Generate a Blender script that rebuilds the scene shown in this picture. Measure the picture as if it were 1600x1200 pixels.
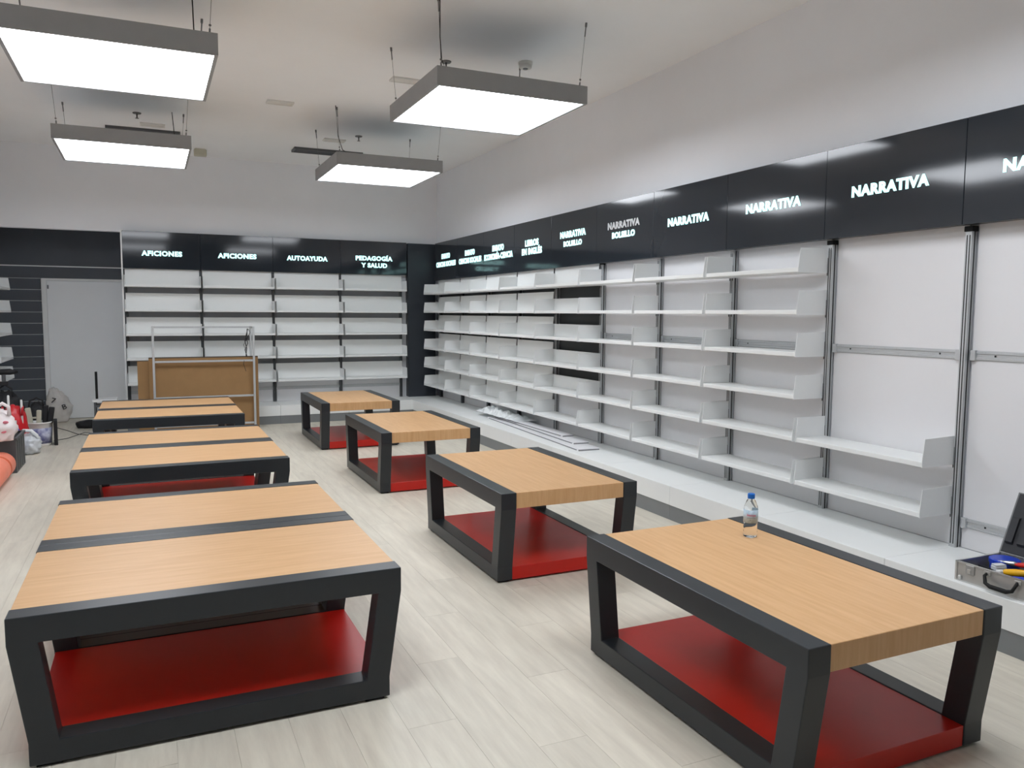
import bpy, bmesh, math, random
from mathutils import Vector, Matrix, noise
random.seed(7)
for o in list(bpy.data.objects): bpy.data.objects.remove(o)
S = bpy.context.scene
COL = S.collection
PI = math.pi

# ------------------------------------------------------------------ camera
CAM_H, YAW, PITCH, ROLL, FPX = 1.6083, 0.4288, -0.0888, 0.0057, 1238.08
def cam_axes():
    cy, sy, cp, sp = math.cos(YAW), math.sin(YAW), math.cos(PITCH), math.sin(PITCH)
    f = Vector((sy*cp, cy*cp, sp)); r = Vector((cy, -sy, 0)); u = r.cross(f)
    cr, sr = math.cos(ROLL), math.sin(ROLL)
    return cr*r + sr*u, -sr*r + cr*u, f
r_, u_, f_ = cam_axes()
cd = bpy.data.cameras.new('camera'); cam = bpy.data.objects.new('camera', cd); COL.objects.link(cam)
cam.matrix_world = Matrix(((r_.x, u_.x, -f_.x, 0), (r_.y, u_.y, -f_.y, 0), (r_.z, u_.z, -f_.z, CAM_H), (0, 0, 0, 1)))
cd.sensor_fit = 'HORIZONTAL'; cd.sensor_width = 36.0; cd.lens = FPX/1600*36.0; cd.clip_start = 0.05
S.camera = cam
# ------------------------------------------------------------------ world, exposure
W = bpy.data.worlds.new('world'); S.world = W; W.use_nodes = True
bg = W.node_tree.nodes['Background']; bg.inputs[0].default_value = (0.55, 0.6, 0.7, 1); bg.inputs[1].default_value = 0.05
S.view_settings.view_transform = 'Standard'; S.view_settings.look = 'None'
S.view_settings.gamma = 1.0; S.view_settings.use_curve_mapping = False
S.view_settings.exposure = 0.0
S.cycles.max_bounces = 16; S.cycles.diffuse_bounces = 12
LAMP = 10.4         # radiance of the pendant panels' diffusers

# ------------------------------------------------------------------ helpers
def lin(c):
    return tuple((x/255/12.92 if x/255 <= 0.04045 else ((x/255+0.055)/1.055)**2.4) for x in c) + (1.0,)
def mat(name, rgb, rough=0.5, metal=0.0, var=0.0, scale=8.0, stretch=None, bump=0.0, spec=0.5, emit=0.0, coat=0.0, trans=0.0, ior=1.45, objvar=0.0, rgb2=None):
    m = bpy.data.materials.new(name); m.use_nodes = True
    nt = m.node_tree; b = nt.nodes['Principled BSDF']
    c = lin(rgb)
    b.inputs['Base Color'].default_value = c
    b.inputs['Roughness'].default_value = rough; b.inputs['Metallic'].default_value = metal
    b.inputs['Specular IOR Level'].default_value = spec
    b.inputs['IOR'].default_value = ior
    b.inputs['Coat Weight'].default_value = coat
    b.inputs['Transmission Weight'].default_value = trans
    if emit:
        b.inputs['Emission Color'].default_value = c; b.inputs['Emission Strength'].default_value = emit
    if var or bump or objvar or rgb2:
        tc = nt.nodes.new('ShaderNodeTexCoord'); mp = nt.nodes.new('ShaderNodeMapping')
        nt.links.new(tc.outputs['Object'], mp.inputs[0])
        if stretch: mp.inputs['Scale'].default_value = stretch
        if objvar:
            oi = nt.nodes.new('ShaderNodeObjectInfo'); vm = nt.nodes.new('ShaderNodeVectorMath'); vm.operation = 'SCALE'
            vm.inputs[0].default_value = (37, 17, 5); nt.links.new(oi.outputs['Random'], vm.inputs['Scale'])
            nt.links.new(vm.outputs[0], mp.inputs['Location'])
        no = nt.nodes.new('ShaderNodeTexNoise'); no.inputs['Scale'].default_value = scale
        no.inputs['Detail'].default_value = 6; no.inputs['Roughness'].default_value = 0.6
        nt.links.new(mp.outputs[0], no.inputs['Vector'])
        if var or rgb2:
            cr = nt.nodes.new('ShaderNodeValToRGB')
            if rgb2: lo, hi = lin(rgb2), c
            else:
                lo = tuple(max(0, x*(1-var)) for x in c[:3]) + (1,); hi = tuple(min(1, x*(1+var)) for x in c[:3]) + (1,)
            cr.color_ramp.elements[0].position = 0.3; cr.color_ramp.elements[1].position = 0.7
            cr.color_ramp.elements[0].color = lo; cr.color_ramp.elements[1].color = hi
            nt.links.new(no.outputs['Fac'], cr.inputs[0]); out = cr.outputs[0]
            if objvar:
                mr = nt.nodes.new('ShaderNodeMapRange'); mr.inputs['To Min'].default_value = 1-objvar; mr.inputs['To Max'].default_value = 1+objvar
                nt.links.new(oi.outputs['Random'], mr.inputs['Value'])
                hs = nt.nodes.new('ShaderNodeHueSaturation'); nt.links.new(mr.outputs[0], hs.inputs['Value']); nt.links.new(out, hs.inputs['Color']); out = hs.outputs[0]
            nt.links.new(out, b.inputs['Base Color'])
        if bump:
            bp = nt.nodes.new('ShaderNodeBump'); bp.inputs['Strength'].default_value = bump; bp.inputs['Distance'].default_value = 0.01
            nt.links.new(no.outputs['Fac'], bp.inputs['Height']); nt.links.new(bp.outputs[0], b.inputs['Normal'])
    return m

class MB:
    """collects shapes into one mesh"""
    def __init__(s): s.bm = bmesh.new()
    def box(s, x0, x1, y0, y1, z0, z1, bev=0.0):
        v = [s.bm.verts.new(p) for p in ((x0,y0,z0),(x1,y0,z0),(x1,y1,z0),(x0,y1,z0),(x0,y0,z1),(x1,y0,z1),(x1,y1,z1),(x0,y1,z1))]
        fs = [s.bm.faces.new([v[i] for i in q]) for q in ((0,3,2,1),(4,5,6,7),(0,1,5,4),(1,2,6,5),(2,3,7,6),(3,0,4,7))]
        if bev:
            es = {e for f in fs for e in f.edges}
            bmesh.ops.bevel(s.bm, geom=list(es), offset=bev, segments=1, affect='EDGES', profile=0.5)
        return s
    def prism(s, pts, a, b, axis='x', bev=0.0):
        """closed outline in the plane across `axis`, extruded from a to b"""
        def P(p, t):
            return {'x': (t, p[0], p[1]), 'y': (p[0], t, p[1]), 'z': (p[0], p[1], t)}[axis]
        A = [s.bm.verts.new(P(p, a)) for p in pts]; B = [s.bm.verts.new(P(p, b)) for p in pts]
        n = len(pts); fs = [s.bm.faces.new(A[::-1]), s.bm.faces.new(B)]
        for i in range(n): fs.append(s.bm.faces.new((A[i], A[(i+1) % n], B[(i+1) % n], B[i])))
        bmesh.ops.recalc_face_normals(s.bm, faces=fs)
        if bev:
            es = {e for f in fs for e in f.edges}
            bmesh.ops.bevel(s.bm, geom=list(es), offset=bev, segments=1, affect='EDGES', profile=0.5)
        return s
    def ring(s, outer, inner, a, b, axis='y', bev=0.0):
        """closed frame: outline with a hole, extruded"""
        def P(p, t):
            return {'x': (t, p[0], p[1]), 'y': (p[0], t, p[1]), 'z': (p[0], p[1], t)}[axis]
        L = [[s.bm.verts.new(P(p, t)) for p in ring] for t in (a, b) for ring in (outer, inner)]
        Ao, Ai, Bo, Bi = L; n = len(outer); fs = []
        for i in range(n):
            j = (i+1) % n
            fs.append(s.bm.faces.new((Ao[i], Ao[j], Ai[j], Ai[i]))); fs.append(s.bm.faces.new((Bo[i], Bi[i], Bi[j], Bo[j])))
            fs.append(s.bm.faces.new((Ao[i], Bo[i], Bo[j], Ao[j]))); fs.append(s.bm.faces.new((Ai[i], Ai[j], Bi[j], Bi[i])))
        bmesh.ops.recalc_face_normals(s.bm, faces=fs)
        if bev:
            es = [e for e in {e for f in fs for e in f.edges} if e.calc_face_angle(0) > 0.3]
            bmesh.ops.bevel(s.bm, geom=es, offset=bev, segments=2, affect='EDGES', profile=0.5)
        return s
    def tube(s, pts, r, n=8):
        pts = [Vector(p) for p in pts]; rings = []
        for i, p in enumerate(pts):
            d = (pts[min(i+1, len(pts)-1)] - pts[max(i-1, 0)]).normalized()
            a = d.orthogonal().normalized() if abs(d.z) < 0.95 else Vector((1, 0, 0))
            if abs(d.z) < 0.95: a = d.cross(Vector((0, 0, 1))).normalized()
            b = d.cross(a).normalized(); a = b.cross(d).normalized()
            rr = r[i] if isinstance(r, (list, tuple)) else r
            rings.append([s.bm.verts.new(p + rr*(math.cos(2*PI*k/n)*a + math.sin(2*PI*k/n)*b)) for k in range(n)])
        fs = []
        for A, B in zip(rings, rings[1:]):
            for k in range(n): fs.append(s.bm.faces.new((A[k], A[(k+1) % n], B[(k+1) % n], B[k])))
        fs += [s.bm.faces.new(rings[0][::-1]), s.bm.faces.new(rings[-1])]
        bmesh.ops.recalc_face_normals(s.bm, faces=fs)
        return s
    def lathe(s, prof, c=(0, 0, 0), n=20):
        """prof: (radius, z) from bottom to top; closed with caps"""
        rings = [[s.bm.verts.new((c[0]+r*math.cos(2*PI*k/n), c[1]+r*math.sin(2*PI*k/n), c[2]+z)) for k in range(n)] for r, z in prof]
        fs = []
        for A, B in zip(rings, rings[1:]):
            for k in range(n): fs.append(s.bm.faces.new((A[k], A[(k+1) % n], B[(k+1) % n], B[k])))
        fs += [s.bm.faces.new(rings[0][::-1]), s.bm.faces.new(rings[-1])]
        bmesh.ops.recalc_face_normals(s.bm, faces=fs)
        return s
    def blob(s, c, rad, amp=0.15, freq=3.0, seed=0, sub=3, flat=0.0, fn=None):
        """crumpled sack: a sphere pushed about by ridged noise"""
        r = bmesh.ops.create_icosphere(s.bm, subdivisions=sub, radius=1.0)
        for v in r['verts']:
            d = v.co.copy(); q = d*freq + Vector((seed*7.3, seed*3.1, seed*1.7))
            k = 1 + amp*(2*abs(noise.noise(q)) - 0.5) + amp*0.6*(abs(noise.noise(q*2.3)) - 0.3)
            p = Vector((d.x*rad[0], d.y*rad[1], d.z*rad[2]))*k
            if fn: p = fn(p, d)
            if flat and p.z < -flat: p.z = -flat
            v.co = p + Vector(c)
        return s
    def mesh(s, name, smooth=False):
        me = bpy.data.meshes.new(name); s.bm.to_mesh(me); s.bm.free()
        if smooth:
            for p in me.polygons: p.use_smooth = True
        return me
    def build(s, name, m, parent=None, smooth=False, kind=None, label=None):
        return link(name, s.mesh(name, smooth), m, parent, kind, label)

def link(name, me, m=None, parent=None, kind=None, label=None):
    if m and not me.materials: me.materials.append(m)
    o = bpy.data.objects.new(name, me); COL.objects.link(o)
    if parent: o.parent = parent
    if kind: o['kind'] = kind
    if label: o['label'] = label
    return o
def thing(name, label, cat, loc=(0, 0, 0), rz=0.0, group=None):
    o = bpy.data.objects.new(name, None); o.empty_display_size = 0.1; COL.objects.link(o)
    o.location = loc; o.rotation_euler = (0, 0, rz); o['label'] = label; o['category'] = cat
    if group: o['group'] = group
    return o
def tag(o, label, cat, group=None):
    o['label'] = label; o['category'] = cat
    if group: o['group'] = group
    return o
def copy_tree(o, parent=None):
    c = o.copy(); COL.objects.link(c); c.parent = parent
    for ch in o.children: copy_tree(ch, c)
    return c
def text_mesh(txt, width, height, bold=0.05, depth=0.004):
    """flat raised lettering in its own xz plane, centred, scaled to a width and a cap height"""
    cu = bpy.data.curves.new('lettering', 'FONT'); cu.body = txt; cu.size = 1.0; cu.offset = bold; cu.extrude = 0.01
    cu.align_x = 'CENTER'; cu.resolution_u = 3; cu.space_character = 1.10
    o = bpy.data.objects.new('lettering', cu); COL.objects.link(o)
    dg = bpy.context.evaluated_depsgraph_get(); dg.update()
    me = bpy.data.meshes.new_from_object(o.evaluated_get(dg)); bpy.data.objects.remove(o)
    xs = [v.co.x for v in me.vertices]; x0, x1 = min(xs), max(xs); cap = 0.73
    for v in me.vertices:
        x, y, z = v.co
        v.co = ((x-(x0+x1)/2)*width/(x1-x0), -depth if z > 0 else 0.0, (y-cap/2)*height/cap)
    return me

# ------------------------------------------------------------------ materials
M = {}
M['ceiling'] = mat('ceiling paint', (243, 244, 245), 0.9, var=0.015, scale=1.5)
M['wall'] = mat('wall paint', (236, 238, 242), 0.85, var=0.015, scale=2)
M['plank'] = mat('pale oak planks', (216, 210, 195), 0.42, scale=3.0, stretch=(7, 0.8, 1), rgb2=(198, 191, 177), objvar=0.05, bump=0.04)
M['underfloor'] = mat('floor joint', (184, 178, 164), 0.7)
M['frame'] = mat('anthracite lacquer', (40, 44, 48), 0.34, var=0.05, scale=14)
M['wood'] = mat('oak veneer', (214, 172, 126), 0.38, scale=3.2, stretch=(1.2, 14, 1.2), rgb2=(200, 155, 106), bump=0.03, objvar=0.015)
M['red'] = mat('red lacquer', (186, 28, 18), 0.33, var=0.05, scale=6)
M['foot'] = mat('black rubber', (14, 14, 15), 0.7, var=0.1)
M['shelf'] = mat('white lacquered steel', (230, 232, 231), 0.38, var=0.012, scale=5)
M['plate'] = mat('white bracket steel', (226, 228, 228), 0.42, var=0.015, scale=5)
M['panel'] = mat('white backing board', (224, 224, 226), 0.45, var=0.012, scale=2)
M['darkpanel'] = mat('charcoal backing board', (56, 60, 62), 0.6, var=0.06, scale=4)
M['column'] = mat('charcoal column lacquer', (48, 53, 60), 0.4, var=0.05, scale=4)
M['bandgrey'] = mat('grey edge band', (128, 128, 130), 0.6, var=0.06)
M['shadepanel'] = mat('shaded backing board', (140, 143, 148), 0.6, var=0.04, scale=4)  # shade in the gaps between rear shelves is put into this grey
M['shadepost'] = mat('shaded upright aluminium', (92, 95, 98), 0.45, metal=0.3, var=0.06)  # aluminium painted darker, for posts in shadow between the shelf panels
M['lidedge'] = mat('dull aluminium edge', (120, 121, 122), 0.5, metal=0.5, var=0.05)
M['frontdark'] = mat('unseen dark front wall', (26, 28, 32), 0.12, var=0.05)
M['alu'] = mat('brushed aluminium', (190, 193, 195), 0.4, metal=0.35, var=0.06, scale=6, stretch=(40, 40, 1))
M['slot'] = mat('upright slot', (22, 23, 24), 0.6, var=0.1)
M['sign'] = mat('charcoal gloss acrylic', (42, 47, 53), 0.075, var=0.04, scale=3, spec=0.7)
M['signedge'] = mat('sign housing', (40, 44, 48), 0.4, var=0.05)
M['glow'] = mat('lit letters', (186, 240, 238), 0.5, emit=1.7)
M['unlit'] = mat('unlit acrylic letters', (208, 211, 214), 0.45, var=0.02)
M['plinth'] = mat('white plinth laminate', (233, 235, 234), 0.4, var=0.012, scale=3)
M['kick'] = mat('grey kickboard', (122, 125, 127), 0.4, var=0.04, scale=4)
M['lampbody'] = mat('grey lamp housing', (150, 151, 152), 0.5, var=0.03)
M['diffuser'] = mat('lit diffuser', (243, 248, 255), 0.6, emit=LAMP)
M['wire'] = mat('steel wire', (120, 120, 120), 0.4, metal=0.7, var=0.05)
M['blackcable'] = mat('black cable', (26, 28, 30), 0.55, var=0.1)
M['slat'] = mat('anthracite slatwall', (80, 85, 92), 0.5, var=0.05, scale=3)
M['door'] = mat('grey door paint', (243, 246, 248), 0.55, var=0.015, scale=2)
M['doorframe'] = mat('door frame paint', (236, 238, 238), 0.5, var=0.02)
M['card'] = mat('brown board', (150, 116, 76), 0.75, var=0.06, scale=5)
M['cardedge'] = mat('dark board edge', (70, 62, 56), 0.7, var=0.1)
M['vent'] = mat('white vent metal', (222, 221, 216), 0.5, var=0.02)
M['darkvent'] = mat('dark linear grille', (84, 86, 90), 0.5, var=0.06)
M['alarm'] = mat('red alarm plastic', (130, 26, 30), 0.4, var=0.05)
M['film'] = mat('crumpled plastic film', (226, 230, 231), 0.22, var=0.03, bump=0.2, scale=10)
M['bagwhite'] = mat('white plastic bag', (236, 228, 228), 0.35, var=0.03, scale=6)
M['bagpink'] = mat('pink print', (214, 120, 136), 0.4, var=0.06)
M['bagclear'] = mat('milky plastic bag', (206, 210, 214), 0.2, var=0.12, scale=7, bump=0.3)
M['sack'] = mat('white rubble sack', (214, 210, 206), 0.55, var=0.06, scale=9, bump=0.25)
M['ink'] = mat('dark print', (52, 52, 56), 0.6, var=0.1)
M['coral'] = mat('coral roll', (240, 138, 112), 0.5, var=0.07, scale=4)
M['coralend'] = mat('coral roll end', (214, 96, 56), 0.6, var=0.08, scale=8)
M['crate'] = mat('dark grey plastic', (84, 86, 88), 0.45, var=0.06, scale=5)
M['bucket'] = mat('white bucket plastic', (228, 228, 226), 0.4, var=0.03)
M['bluelabel'] = mat('blue white label', (46, 54, 128), 0.45, rgb2=(214, 218, 230), scale=11)
M['redbag'] = mat('red plastic', (196, 30, 40), 0.35, var=0.12, scale=9)
M['blue'] = mat('blue plastic', (36, 66, 180), 0.35, var=0.06)
M['black'] = mat('black fabric', (30, 30, 33), 0.65, var=0.2, scale=9)
M['beige'] = mat('beige plastic', (190, 188, 170), 0.5, var=0.06)
M['case'] = mat('case aluminium', (186, 184, 180), 0.38, metal=0.55, var=0.05, scale=18)
M['caseedge'] = mat('case edge aluminium', (208, 208, 206), 0.28, metal=0.8, var=0.04)
M['yellow'] = mat('yellow plastic', (236, 178, 24), 0.35, var=0.05)
M['redtool'] = mat('red plastic grip', (204, 34, 26), 0.35, var=0.06)
M['steel'] = mat('tool steel', (190, 192, 194), 0.28, metal=0.9, var=0.06)
M['charcoalfoam'] = mat('charcoal organiser', (52, 53, 56), 0.7, var=0.1, scale=12)
M['pet'] = mat('clear bottle plastic', (250, 252, 253), 0.03, trans=1.0, ior=1.14)
M['cap'] = mat('blue bottle cap', (20, 104, 196), 0.35, var=0.04)
M['label'] = mat('bottle label', (196, 212, 222), 0.4, rgb2=(150, 174, 190), scale=40)
M['pinkink'] = mat('pink red ink', (206, 40, 84), 0.5, var=0.04)
M['greyink'] = mat('grey ink', (110, 112, 122), 0.5, var=0.04)

# ------------------------------------------------------------------ dimensions (metres)
H = 0.555; TL = 1.404; TW = 0.94; TT = 0.098; ZW = 0.459
XW, ZP, Y0, XF, ZFT, ZFB, XP, ZK, XC, ZC = 4.2138, 0.2685, 3.0428, 4.153, 2.7013, 2.1165, 3.6686, 0.1178, 4.28, 3.80
YB = 12.25       # upright plane of the rear bays
XL, YN = -2.0, -3.2

# ------------------------------------------------------------------ room
MB().box(XL, XC, YN, 13.5, -0.10, -0.004).build('floor', M['underfloor'], kind='structure')
floor = bpy.data.objects['floor']
PW, PL = 0.2045, 1.38
pm = MB().box(0, PW-0.0009, 0, PL-0.0009, -0.004, 0.0).mesh('plank'); pm.materials.append(M['plank'])
rest = MB(); row = 0; x = XL; count = 0
while x < 3.70:
    y = -3.2 + (row*0.53 % PL) - PL
    while y < 13.5:
        a, b = max(y, YN), min(y+PL, 13.5)
        if b - a > 0.01:
            if b > 1.0:
                o = link('plank', pm, None, floor); o.location = (x, a, 0); o.scale = (1, (b-a)/PL, 1); count += 1
            else: rest.box(x, x+PW-0.0012, a, b-0.0012, -0.004, 0.0)
        y += PL
    x += PW; row += 1
rest.build('plank_remainder', M['plank'], floor, kind='stuff')
MB().box(XL-0.1, XC+0.1, YN-0.1, 13.6, ZC, ZC+0.1).build('ceiling', M['ceiling'], kind='structure')
MB().box(XC, XC+0.1, YN-0.1, 13.6, -0.1, ZC).build('wall_right', M['wall'], kind='structure')
wall_right = bpy.data.objects['wall_right']
MB().box(XL-0.1, XL, YN-0.1, 13.6, -0.1, ZC).build('wall_left', M['wall'], kind='structure')
MB().box(XL-0.1, XC+0.1, YN-0.1, YN, -0.1, ZC).build('wall_front', M['frontdark'], kind='structure')  # unseen wall, made dark to cut light on faces turned to the camera
wb = MB(); wb.box(-0.30, XC, 12.30, 12.42, -0.1, ZC)            # rear wall behind the bays
wb.box(-0.30, -0.20, 12.42, 13.5, -0.1, ZC)                       # its return beside the door
wb.box(XL, -0.20, 13.5, 13.6, -0.1, ZC)
wb.box(XL, -0.30, 12.30, 12.42, 2.700, ZC)                        # bulkhead over the door recess
wall_back = wb.build('wall_back', M['wall'], kind='structure')

# rear-left corner: slatted wall cladding, dark band above, door
for k in range(14):
    z1 = 2.075 - k*0.1635; z0 = max(z1-0.1535, 0.0)
    if z1 > 0.02:
        MB().box(-1.998, -1.425, 13.47, 13.5, z0, z1, 0.002).build('slat', M['slat'], wall_back)
        if z1 < 2.07: MB().box(-1.998, -1.44, 13.478, 13.5, z1, z1+0.010).build('groove_strip', M['alu'], wall_back)
MB().box(-1.998, -1.44, 13.478, 13.5, 2.075, 2.085).build('groove_strip', M['alu'], wall_back)
MB().box(-1.998, -0.303, 13.46, 13.5, 2.266, 2.806, 0.002).build('trim_1', M['slat'], kind='structure')
MB().box(-1.998, -0.303, 13.455, 13.5, 2.250, 2.266).build('trim_2', M['doorframe'], kind='structure')
MB().box(-1.998, -0.303, 13.465, 13.5, 2.085, 2.250).build('trim_3', M['slat'], kind='structure')
door = MB().box(-1.352, -0.306, 13.478, 13.5, 0.006, 2.045, 0.003).build('door_1', M['door'], kind='structure')
MB().box(-1.345, -1.325, 13.468, 13.478, 1.93, 1.985, 0.002).build('hinge', M['kick'], door)
fr = MB(); fr.box(-1.418, -1.354, 13.466, 13.5, 0.0, 2.083); fr.box(-1.354, -0.306, 13.466, 13.5, 2.050, 2.083)
fr.build('door_frame', M['doorframe'], door)
MB().box(-0.322, -0.304, 12.15, 12.30, 0.28, 2.715).build('trim_4', M['doorframe'], kind='structure')

# corner column of the shelving, charcoal
MB().box(3.745, 4.20, 12.165, 12.30, ZP+0.001, 2.70, 0.004).build('trim_5', M['column'], kind='structure')

# ------------------------------------------------------------------ pendant lights
def pendant(x0, y0, label, visible, pts=None, cable=None):
    w, zb, zt = 1.205, 3.20, 3.332
    t = thing('pendant_light', label, 'ceiling light', (x0+w/2, y0+w/2, zb), 0, 'square pendant panels')
    h = w/2; b = MB()
    b.ring([(-h,-h),(h,-h),(h,h),(-h,h)], [(-h+.022,-h+.022),(h-.022,-h+.022),(h-.022,h-.022),(-h+.022,h-.022)], 0, zt-zb, 'z')
    b.box(-h+.02, h-.02, -h+.02, h-.02, zt-zb-.012, zt-zb-.002)
    b.build('housing', M['lampbody'], t)
    MB().box(-h+.0225, h-.0225, -h+.0225, h-.0225, 0.006, 0.012).build('diffuser', M['diffuser'], t)
    for i, (sx, sy) in enumerate(((-1,-1),(1,-1),(1,1),(-1,1))):
        bx, by = sx*(h-.045), sy*(h-.045)
        tx, ty = (pts[i] if pts and pts[i] else (bx*1.06, by*1.06))
        top = Vector((tx, ty, ZC-zb)); bot = Vector((bx, by, zt-zb))
        wo = MB().tube([bot, top], 0.0016, 6).build('suspension_wire', M['wire'], t); d = (top-bot).normalized()
        MB().tube([bot, bot+d*0.035], 0.006, 6).build('wire_clamp', M['wire'], wo); MB().tube([bot+d*.05, bot+d*.06], 0.008, 6).build('wire_stop', M['wire'], wo)
        MB().tube([top-d*0.10, top-d*0.03], 0.005, 6).build('wire_gripper', M['wire'], wo); MB().tube([top-d*0.03, top], 0.009, 8).build('ceiling_anchor', M['wire'], wo)
    if cable:
        MB().tube(cable, 0.0042, 6).build('power_cable', M['blackcable'], t)
    return t
h6 = 0.6
pendant(-0.76, 5.40, 'square pendant light with grey rim, nearest on the left, cut by frame edge', True, cable=[(.50,-.02,.13),(.50,-.02,.2),(.49,-.03,.6)])
pendant(-0.77, 8.58, 'square pendant light with grey rim, farther of the two on the left', True, cable=[(.49,.5,.13),(.49,.52,.3),(.47,.55,.6)])
pendant(1.886, 5.41, 'square pendant light with grey rim, nearer of the two on the right', True, cable=[(-.50,-.50,.13),(-.545,-.53,.2),(-.56,-.54,.35),(-.56,-.54,.6)])
pendant(1.89, 8.70, 'square pendant light with grey rim, smallest one before the rear corner', True, cable=[(-.40,-.45,.13),(-.52,-.52,.17),(-.58,-.58,.3),(-.617,-.65,.6)])
pendant(-0.76, 1.75, 'square pendant light above the front left tables, out of the picture', False)
pendant(1.886, 1.75, 'square pendant light above the front right table, out of the picture', False)

# small ceiling fittings
def vent(x, y, w, d, label):
    t = thing('ceiling_vent', label, 'vent', (x, y, ZC), 0, 'small white ceiling vents')
    h, k = w/2, d/2
    MB().ring([(-h,-k),(h,-k),(h,k),(-h,k)], [(-h+.015,-k+.015),(h-.015,-k+.015),(h-.015,k-.015),(-h+.015,k-.015)], -0.018, 0.0, 'z').build('vent_frame', M['vent'], t)
    for i in range(4):
        yy = -k+.022+i*(d-.044)/3
        MB().prism([(yy-.008,-.003),(yy+.008,-.014),(yy+.009,-.012),(yy-.007,-.001)], -h+.015, h-.015, 'x').build('louvre', M['vent'], t)
vent(1.32, 8.77, 0.27, 0.14, 'small white ceiling vent in the middle, between the four lights')
vent(2.27, 7.43, 0.27, 0.14, 'small white ceiling vent half hidden by the nearer right light')
vent(0.11, 10.45, 0.27, 0.14, 'small white ceiling vent above the farther left light')
vent(2.22, 10.35, 0.27, 0.14, 'small white ceiling vent above the light before the rear corner')
def linear_grille(x0, x1, y, label):
    t = thing('linear_grille', label, 'vent', ((x0+x1)/2, y, ZC), 0, 'dark linear ceiling grilles')
    h = (x1-x0)/2
    MB().ring([(-h,-.13),(h,-.13),(h,.13),(-h,.13)], [(-h+.02,-.11),(h-.02,-.11),(h-.02,.11),(-h+.02,.11)], -0.03, 0.0, 'z').build('grille_frame', M['darkvent'], t)
    for i in range(5):
        yy = -.09+i*.045
        MB().prism([(yy-.016,-.004),(yy+.016,-.024),(yy+.018,-.021),(yy-.014,-.001)], -h+.02, h-.02, 'x').build('louvre', M['darkvent'], t)
linear_grille(1.83, 2.75, 11.12, 'long dark ceiling grille behind the rear right light')
linear_grille(-0.40, 0.42, 10.85, 'long dark ceiling grille behind the rear left light')
def sprinkler(x, y, label):
    t = thing('sprinkler', label, 'sprinkler', (x, y, ZC), 0, 'ceiling sprinklers')
    MB().lathe([(.040,-.012),(.045,-.006),(.045,0)], n=16).build('rosette', M['wire'], t, True)
    MB().lathe([(.020,-.062),(.020,-.058),(.006,-.056),(.009,-.012)], n=10).build('nozzle', M['wire'], t, True)
sprinkler(-0.05, 9.93, 'small ceiling sprinkler above the farther left light')
sprinkler(2.45, 10.0, 'small ceiling sprinkler above the light before the rear corner')
sprinkler(2.435, 6.75, 'small ceiling sprinkler behind the near edge of nearer right light')
t = thing('smoke_detector', 'white round smoke detector on ceiling above the nearer right light', 'smoke detector', (3.07, 6.47, ZC))
MB().lathe([(.048,-.055),(.055,-.048),(.056,-.03),(.05,-.028),(.05,-.022),(.062,-.02),(.062,0)], n=24).build('housing', M['vent'], t, True)
MB().lathe([(.02,-.062),(.024,-.055)], n=12).build('sensor_cap', M['kick'], t)
t = thing('fire_alarm', 'small dark red alarm box hanging above the rear right light', 'alarm', (2.84, 11.36, ZC))
MB().box(-.065, .065, -.05, .05, -.150, -.02, 0.006).build('housing', M['alarm'], t)
MB().box(-.03, .03, -.058, -.05, -.11, -.06, 0.003).build('grille', M['cardedge'], t)
MB().box(-.02, .02, -.02, .02, -.02, 0.0).build('bracket', M['wire'], t)
t = thing('emergency_lamp', 'small beige emergency lamp on ceiling beside the rear left light', 'lamp', (.70, 11.7, ZC))
MB().box(-.08, .08, -.05, .05, -.10, -.012, 0.008).build('housing', M['beige'], t)
MB().box(-.06, .06, -.04, .04, -.012, 0.0).build('base', M['vent'], t)

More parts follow.
